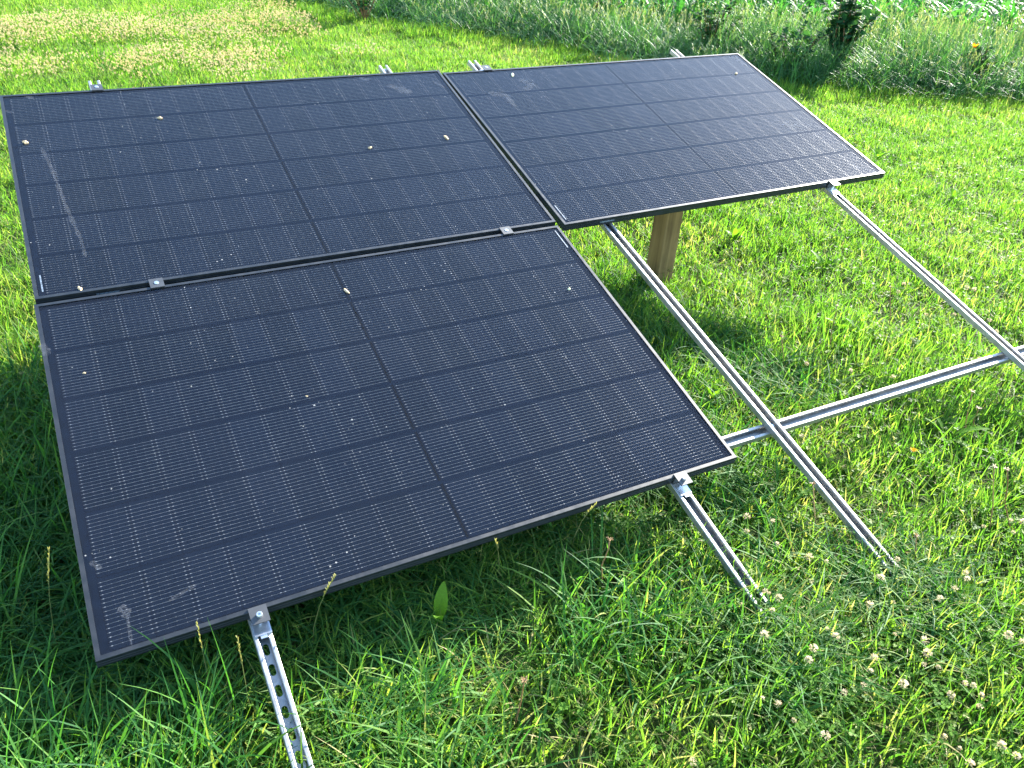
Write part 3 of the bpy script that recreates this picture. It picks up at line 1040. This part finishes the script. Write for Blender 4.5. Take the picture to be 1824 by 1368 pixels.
# ---------------------------------------------------------------- single plants
def clover_head_mesh(seed):
    rs = random.Random(seed); m = MB()
    for k in range(44):
        u = rs.uniform(-.75, 1); a = rs.uniform(0, 6.28); s = math.sqrt(1 - u * u)
        d = Vector((s * math.cos(a), s * math.sin(a), u)); d2 = (d + Vector((0, 0, .35))).normalized()
        c = d * .0045; o = d2.orthogonal().normalized() * .0016
        t = max(0, min(1, .25 + .55 * (u + .75) / 1.75 + rs.uniform(-.15, .2)))
        e = c + d2 * .0066
        q = d2.cross(o).normalized() * .0009
        m.add([c - o * .6, c + o * .6, e + o + q, e - o + q, e + d2 * .002], [(0, 1, 2, 3), (3, 2, 4)], t)
    return m.mesh('flower_head', M_PETAL)


HEADS = [clover_head_mesh(s) for s in range(5)]
sm = MB(); sm.tube([(0, 0, -.095), (.004, 0, -.05), (0, 0, 0)], .0008, 4, .4); ME_CSTEM = sm.mesh('stem', M_CLOVER)
CLOVER_PX = [(1377, 929), (1384, 968), (1441, 992), (1472, 1000), (1570, 1028), (1598, 996), (1365, 1055), (1387, 1065), (1375, 1087), (1362, 1130),
             (1322, 1077), (1449, 1154), (1473, 1120), (1489, 1133), (1441, 1175), (1549, 1078), (1594, 1130), (1648, 1140), (1652, 1163), (1557, 1171),
             (1550, 1195), (1609, 1218), (1538, 1220), (1504, 1233), (1646, 1183), (1671, 1188), (1694, 1237), (1719, 1217), (1734, 1221), (1748, 1238),
             (1745, 1260), (1682, 1312), (1709, 1333), (1797, 1131), (1820, 1143), (1701, 1049), (1720, 1020), (1723, 1031), (1674, 1066), (1752, 938),
             (1800, 928), (1805, 948), (1822, 930), (1386, 1254), (1414, 1283), (1358, 1244), (1470, 1310), (1234, 1357), (1785, 1328), (1811, 1346),
             (1727, 1360), (1330, 946), (1700, 560), (1722, 512), (1735, 516), (1690, 530), (1762, 570), (1775, 590), (1650, 560), (1610, 506),
             (1600, 520), (1800, 500), (1745, 640), (1437, 648), (1515, 660), (1590, 672), (1330, 920)]
for i, (px, py) in enumerate(CLOVER_PX):
    h = random.uniform(.085, .125)
    p = ground_at(px, py, h)
    r = empty('clover_flower', p, (random.uniform(-.3, .3), random.uniform(-.3, .3), random.uniform(0, 6.28)))
    s = random.choice((.5, .6, .7, .75, .85, .95)) * random.uniform(.9, 1.1); r.scale = (s, s, s)
    if py < 700:
        tag(r, 'tiny pale clover flower head on the lawn around the rightmost rail', 'clover flower', 'clover flowers around the rightmost rail')
    elif px < 1480:
        tag(r, 'small cream clover flower head in the grass beside the front rail end', 'clover flower', 'clover flowers beside the front rail end')
    else:
        tag(r, 'small cream clover flower head in the sunny grass at lower right', 'clover flower', 'clover flowers at lower right')
    inst('flower_head', HEADS[i % 5], r)
    inst('stem', ME_CSTEM, r)


c_cl = proto_collection('clover_leaves', [clover_leaf_patch] * 4, M_CLOVER)
cpts = [ground_at(px + random.uniform(-25, 25), py + random.uniform(-15, 25), .07) for px, py in CLOVER_PX]
cpts += [ground_at(random.uniform(600, 1800), random.uniform(950, 1360), .07) for _ in range(16)]
cpts += [ground_at(random.uniform(1250, 1800), random.uniform(400, 900), .07) for _ in range(14)]
cpts = [p for p in cpts if not (-.2 < p.x < 1.9 and p.y > -.12 and p.y < 1.2)]
n = len(cpts)
scatter('clover_leaf_cover', c_cl, [(p.x, p.y, 0) for p in cpts], RNG.uniform(0, 6.28, n), np.ones((n, 3)), RNG.integers(0, 4, n),
        'low green clover leaves growing through the lawn right of the panels', 'clover')


def stalk(px_base, px_top, label, head, seed, h):
    """dead dandelion stalk from the ground to its ragged head"""
    rs = random.Random(seed)
    b = ground_at(*px_base, 0.03); b.z = 0
    # the top stands above the base, leaning a little
    d = dirw(CR.T @ np.array([(px_top[0] - 912) / FPX, (px_top[1] - 684) / FPX, 1.0]))
    s = (h - CAMW[2]) / d[2]; t = Vector(CAMW + s * d)
    r = empty('dandelion_stalk', b); tag(r, label, 'dead flower stalk', 'dead dandelion stalks')
    t = t - b
    if Vector((t.x, t.y)).length > .14: t = Vector((t.x, t.y, 0)).normalized() * .14 + Vector((0, 0, h))
    mid = t * .5 + Vector((rs.uniform(-.012, .012), rs.uniform(-.012, .012), 0))
    m = MB(); m.tube([(0, 0, 0), tuple(mid * .5 + t * .0), tuple(mid), tuple(t * .8 + mid * .05), tuple(t)], [.0020, .0019, .0018, .0016, .0016], 5, rs.uniform(.2, .8))
    m.build('stem', M_STEM, r, True)
    m = MB()
    for k in range(14):
        a = rs.uniform(0, 6.28)
        blade(m, (0, 0, 0), a, rs.uniform(.008, .014), .0026, rs.uniform(.3, 2.2), rs.uniform(-.3, .8), rs.uniform(0, 1), 2)
    m.cyl((0, 0), .003, -.002, .003, 7, .004, .3)
    hd = m.build('seed_head', M_STEM if head else M_PETAL, r); hd.location = t


stalk((1076, 1040), (1086, 962), 'thin brown stalk with ragged head by the front edge shadow', True, 1, .21)
stalk((917, 1285), (934, 1212), 'pale brown stalk with dry head in the sunlit grass front centre', True, 2, .20)
stalk((1480, 620), (1491, 545), 'tan stalk with pale head between the two right rails', False, 3, .24)
stalk((1587, 590), (1586, 512), 'thin stalk with dark head left of the rightmost rail', True, 4, .22)
stalk((1722, 770), (1732, 698), 'tall brown stalk with cracked head below the cross rail', True, 5, .24)
stalk((1735, 760), (1743, 728), 'short brown stalk beside leaves below the cross rail', True, 6, .14)
stalk((1768, 940), (1771, 832), 'tall pale stalk with flat starry head at the right edge', False, 7, .27)
stalk((1810, 945), (1794, 838), 'tall leaning reddish stalk at the far right edge', True, 8, .27)
stalk((1635, 1000), (1632, 955), 'broken reddish stalk above the clover at right', True, 9, .12)
stalk((1400, 655), (1392, 600), 'bare reddish stalk left of the second open rail', True, 10, .17)
stalk((1460, 945), (1448, 862), 'bent tan stalk beside the lower end of the open rail', True, 11, .2)


def broad_leaf(m, ang, length, width, lean, curl, tint, lobes):
    dx, dy = math.cos(ang), math.sin(ang); sx, sy = -dy, dx
    x = y = 0; z = .005; th = lean; seg = 12; st = length / seg; vs = []
    for i in range(seg + 1):
        t = i / seg
        w = width * .5 * (math.sin(math.pi * min(1, t * .93 + .07)) ** .8) * (0.25 + .75 * min(1, t * 2.2))
        if lobes: w *= (1.0 if i % 2 else .55)
        w += .0012
        vs += [(x - sx * w, y - sy * w, z + w * .25), (x, y, z), (x + sx * w, y + sy * w, z + w * .25)]
        x += dx * math.sin(th) * st; y += dy * math.sin(th) * st; z = max(.004, z + math.cos(th) * st); th += curl / seg
    fs = []
    for i in range(seg):
        a = 3 * i
        fs += [(a, a + 1, a + 4, a + 3), (a + 1, a + 2, a + 5, a + 4)]
    m.add(vs, fs, tint)


def rosette(px, n, size, lobes, label, seed, up=.6, name='dandelion_plant'):
    st = random.getstate(); random.seed(seed)
    p = ground_at(*px, .04); p.z = 0
    r = empty(name, p); tag(r, label, 'weed', 'broad leaved weeds in the lawn')
    a0 = random.uniform(0, 6.28)
    for k in range(n):
        m = MB()
        size_ = size * .68
        broad_leaf(m, 0, size_ * random.uniform(.6, 1.15), size_ * random.uniform(.2, .32), up * random.uniform(.5, 1.2), random.uniform(.3, 1.1),
                   random.uniform(.2, 1), lobes)
        o = m.build('leaf', M_WEED, r, True); o.rotation_euler = (0, 0, a0 + k * 6.283 / n + random.uniform(-.3, .3))
    random.setstate(st)


rosette((782, 1100), 2, .17, False, 'upright oblong dock leaves poking from the shade of the front edge', 1, .18, 'dock_plant')
rosette((1690, 770), 8, .20, True, 'large bright dandelion rosette below the cross rail at right', 2, .7)
rosette((1500, 580), 7, .15, True, 'dandelion leaves beside the pale stalk between the right rails', 3, .6)
rosette((1470, 470), 8, .17, True, 'dandelion rosette in the open grass below the upper right panel', 4, .7)
rosette((1530, 590), 4, .15, False, 'long smooth leaves right of the pale stalk between the right rails', 5, .4, 'plantain_plant')
rosette((1310, 420), 5, .15, False, 'upright leaves in the grass just right of the wooden post', 6, .35, 'dock_plant')
rosette((1260, 500), 5, .13, True, 'small dandelion rosette in the grass beside the wooden post foot', 7, .6)
rosette((1270, 700), 6, .13, True, 'bright leaves between the front panel and the nearest open rail', 8, .6)
rosette((1410, 1190), 5, .15, True, 'broad leaf clump among the clover right of the front rail end', 9, .6)
rosette((1590, 1120), 2, .11, False, 'pointed bright leaf pair among the clover flowers', 10, .3, 'dock_plant')
rosette((1700, 1060), 4, .13, False, 'plantain leaves beside two clover heads at right', 11, .6, 'plantain_plant')
rosette((1000, 1250), 5, .12, True, 'dark broad leaves in the grass right of the dry front stalk', 12, .8)
rosette((1110, 1190), 5, .13, True, 'leafy clump in the grass below the second rail', 13, .7)
rosette((1565, 275), 9, .16, True, 'dark green weed clump right of the upper right panel corner', 14, .6)
rosette((1620, 940), 5, .12, True, 'leafy weed clump in the open grass near the broken stalk', 15, .6)
rosette((1700, 345), 5, .14, True, 'bright weed leaves on the lawn behind the rightmost rail', 16, .5)
rosette((1130, 1030), 5, .12, False, 'light green leaves at the shadow edge below the front panel', 17, .5, 'plantain_plant')


def flower(pos, h, size, n, label, name):
    r = empty(name, (pos.x, pos.y, 0)); tag(r, label, 'flower')
    m = MB(); m.tube([(0, 0, 0), (.005, .003, h * .6), (0, 0, h)], .0014, 4, .5); m.build('stem', M_CLOVER, r)
    m = MB()
    for k in range(n):
        blade(m, (0, 0, h), k * 6.283 / n + random.uniform(-.2, .2), size, size * .5, .7, .6, random.random(), 3, 0)
    m.build('petals', M_YELLOW, r)


flower(ground_at(1626, 804, .1), .10, .017, 7, 'yellow orange flower in the grass below the cross rail', 'yellow_flower')
flower(ground_at(1733, 92, .55), .58, .05, 6, 'orange yellow flower standing in the tall verge at right', 'yellow_flower')


def seed_stalk(px, h, label, seed):
    rs = random.Random(seed); p = ground_at(*px, .05)
    r = empty('grass_seed_stalk', (p.x, p.y, 0)); tag(r, label, 'grass stalk', 'tall seeding grass stalks')
    a = rs.uniform(0, 6.28); q = rs.uniform(.03, .07)
    P = [(q * t * t * math.cos(a), q * t * t * math.sin(a), h * t) for t in (0, .3, .6, .8, 1)]
    m = MB(); m.tube(P, [.0015, .0013, .0011, .0009, .0006], 4, .45); m.build('stem', M_SEED, r, True)
    m = MB()
    for k in range(26):
        t = .72 + .28 * k / 26
        blade(m, (q * t * t * math.cos(a), q * t * t * math.sin(a), h * t), rs.uniform(0, 6.28), .010, .0028, .3, .2, rs.uniform(.4, 1), 2)
    m.build('seed_spike', M_SEED, r)


seed_stalk((100, 1150), .30, 'tall lit seeding grass stalk in the shade left of the front panel', 1)
seed_stalk((555, 1130), .24, 'slender grass stalk rising against the front frame edge', 2)
seed_stalk((375, 1230), .22, 'pale grass stalk left of the slotted rail', 3)
seed_stalk((445, 1260), .24, 'lit grass stalk close beside the left of the slotted rail', 4)
seed_stalk((890, 1010), .20, 'grass stalk standing in front of the middle of the panel edge', 5)
seed_stalk((1020, 960), .22, 'grass stalk in the shade near the right of the front edge', 6)


# ---------------------------------------------------------------- dark shrubs in the verge
def shrub(pos, h, spread, n, label, seed, lean=(0, 0), leaf=.045):
    st = random.getstate(); random.seed(seed)
    r = empty('verge_shrub', (pos.x, pos.y, 0)); tag(r, label, 'shrub', 'dark leafy shrubs in the verge')
    ms = MB(); ml = MB()
    for k in range(n):
        a = random.uniform(0, 6.28); q = spread * random.uniform(.1, 1)
        tip = Vector((lean[0] * h + q * math.cos(a), lean[1] * h + q * math.sin(a), h * random.uniform(.6, 1)))
        mid = tip * .5 + Vector((random.uniform(-.04, .04), random.uniform(-.04, .04), .08 * h))
        P = [Vector((0, 0, 0)), mid * .55, mid, (mid + tip) * .5 + Vector((0, 0, .03)), tip]
        ms.tube(P, [.006, .005, .004, .003, .0015], 4, .3)
        for j in range(26):
            t = random.uniform(.25, 1); i = min(3, int(t * 4)); f = t * 4 - i
            c = P[i] * (1 - f) + P[i + 1] * f
            d = Vector((random.uniform(-1, 1), random.uniform(-1, 1), random.uniform(-.5, .6)))
            leaflet(ml, c, d, (random.uniform(-.5, .5), random.uniform(-.5, .5), 1), leaf * random.uniform(.6, 1.3), random.random())
    ms.build('stem', M_STEM, r); ml.build('foliage', M_SHRUB, r)
    random.setstate(st)


shrub(ground_at(1492, 118, .1), .70, .27, 26, 'tall dark sapling rising from the verge in front of the corn', 1, (.1, .1), .07)
shrub(ground_at(1262, 95, .05), .55, .35, 18, 'dark leafy bush in the verge behind the upper right panel', 2)
shrub(ground_at(1062, 40, .1), .8, .12, 6, 'small dark upright weed at the corn edge', 3)
shrub(ground_at(650, 22, .1), .6, .3, 14, 'dark bush at the far left end of the verge', 4)
shrub(ground_at(1400, 125, .05), .45, .35, 14, 'low dark leafy bush where verge meets lawn right of the panel', 5)
shrub(ground_at(1740, 150, .05), .4, .3, 12, 'low dark leafy bush at the right end of the verge', 6)
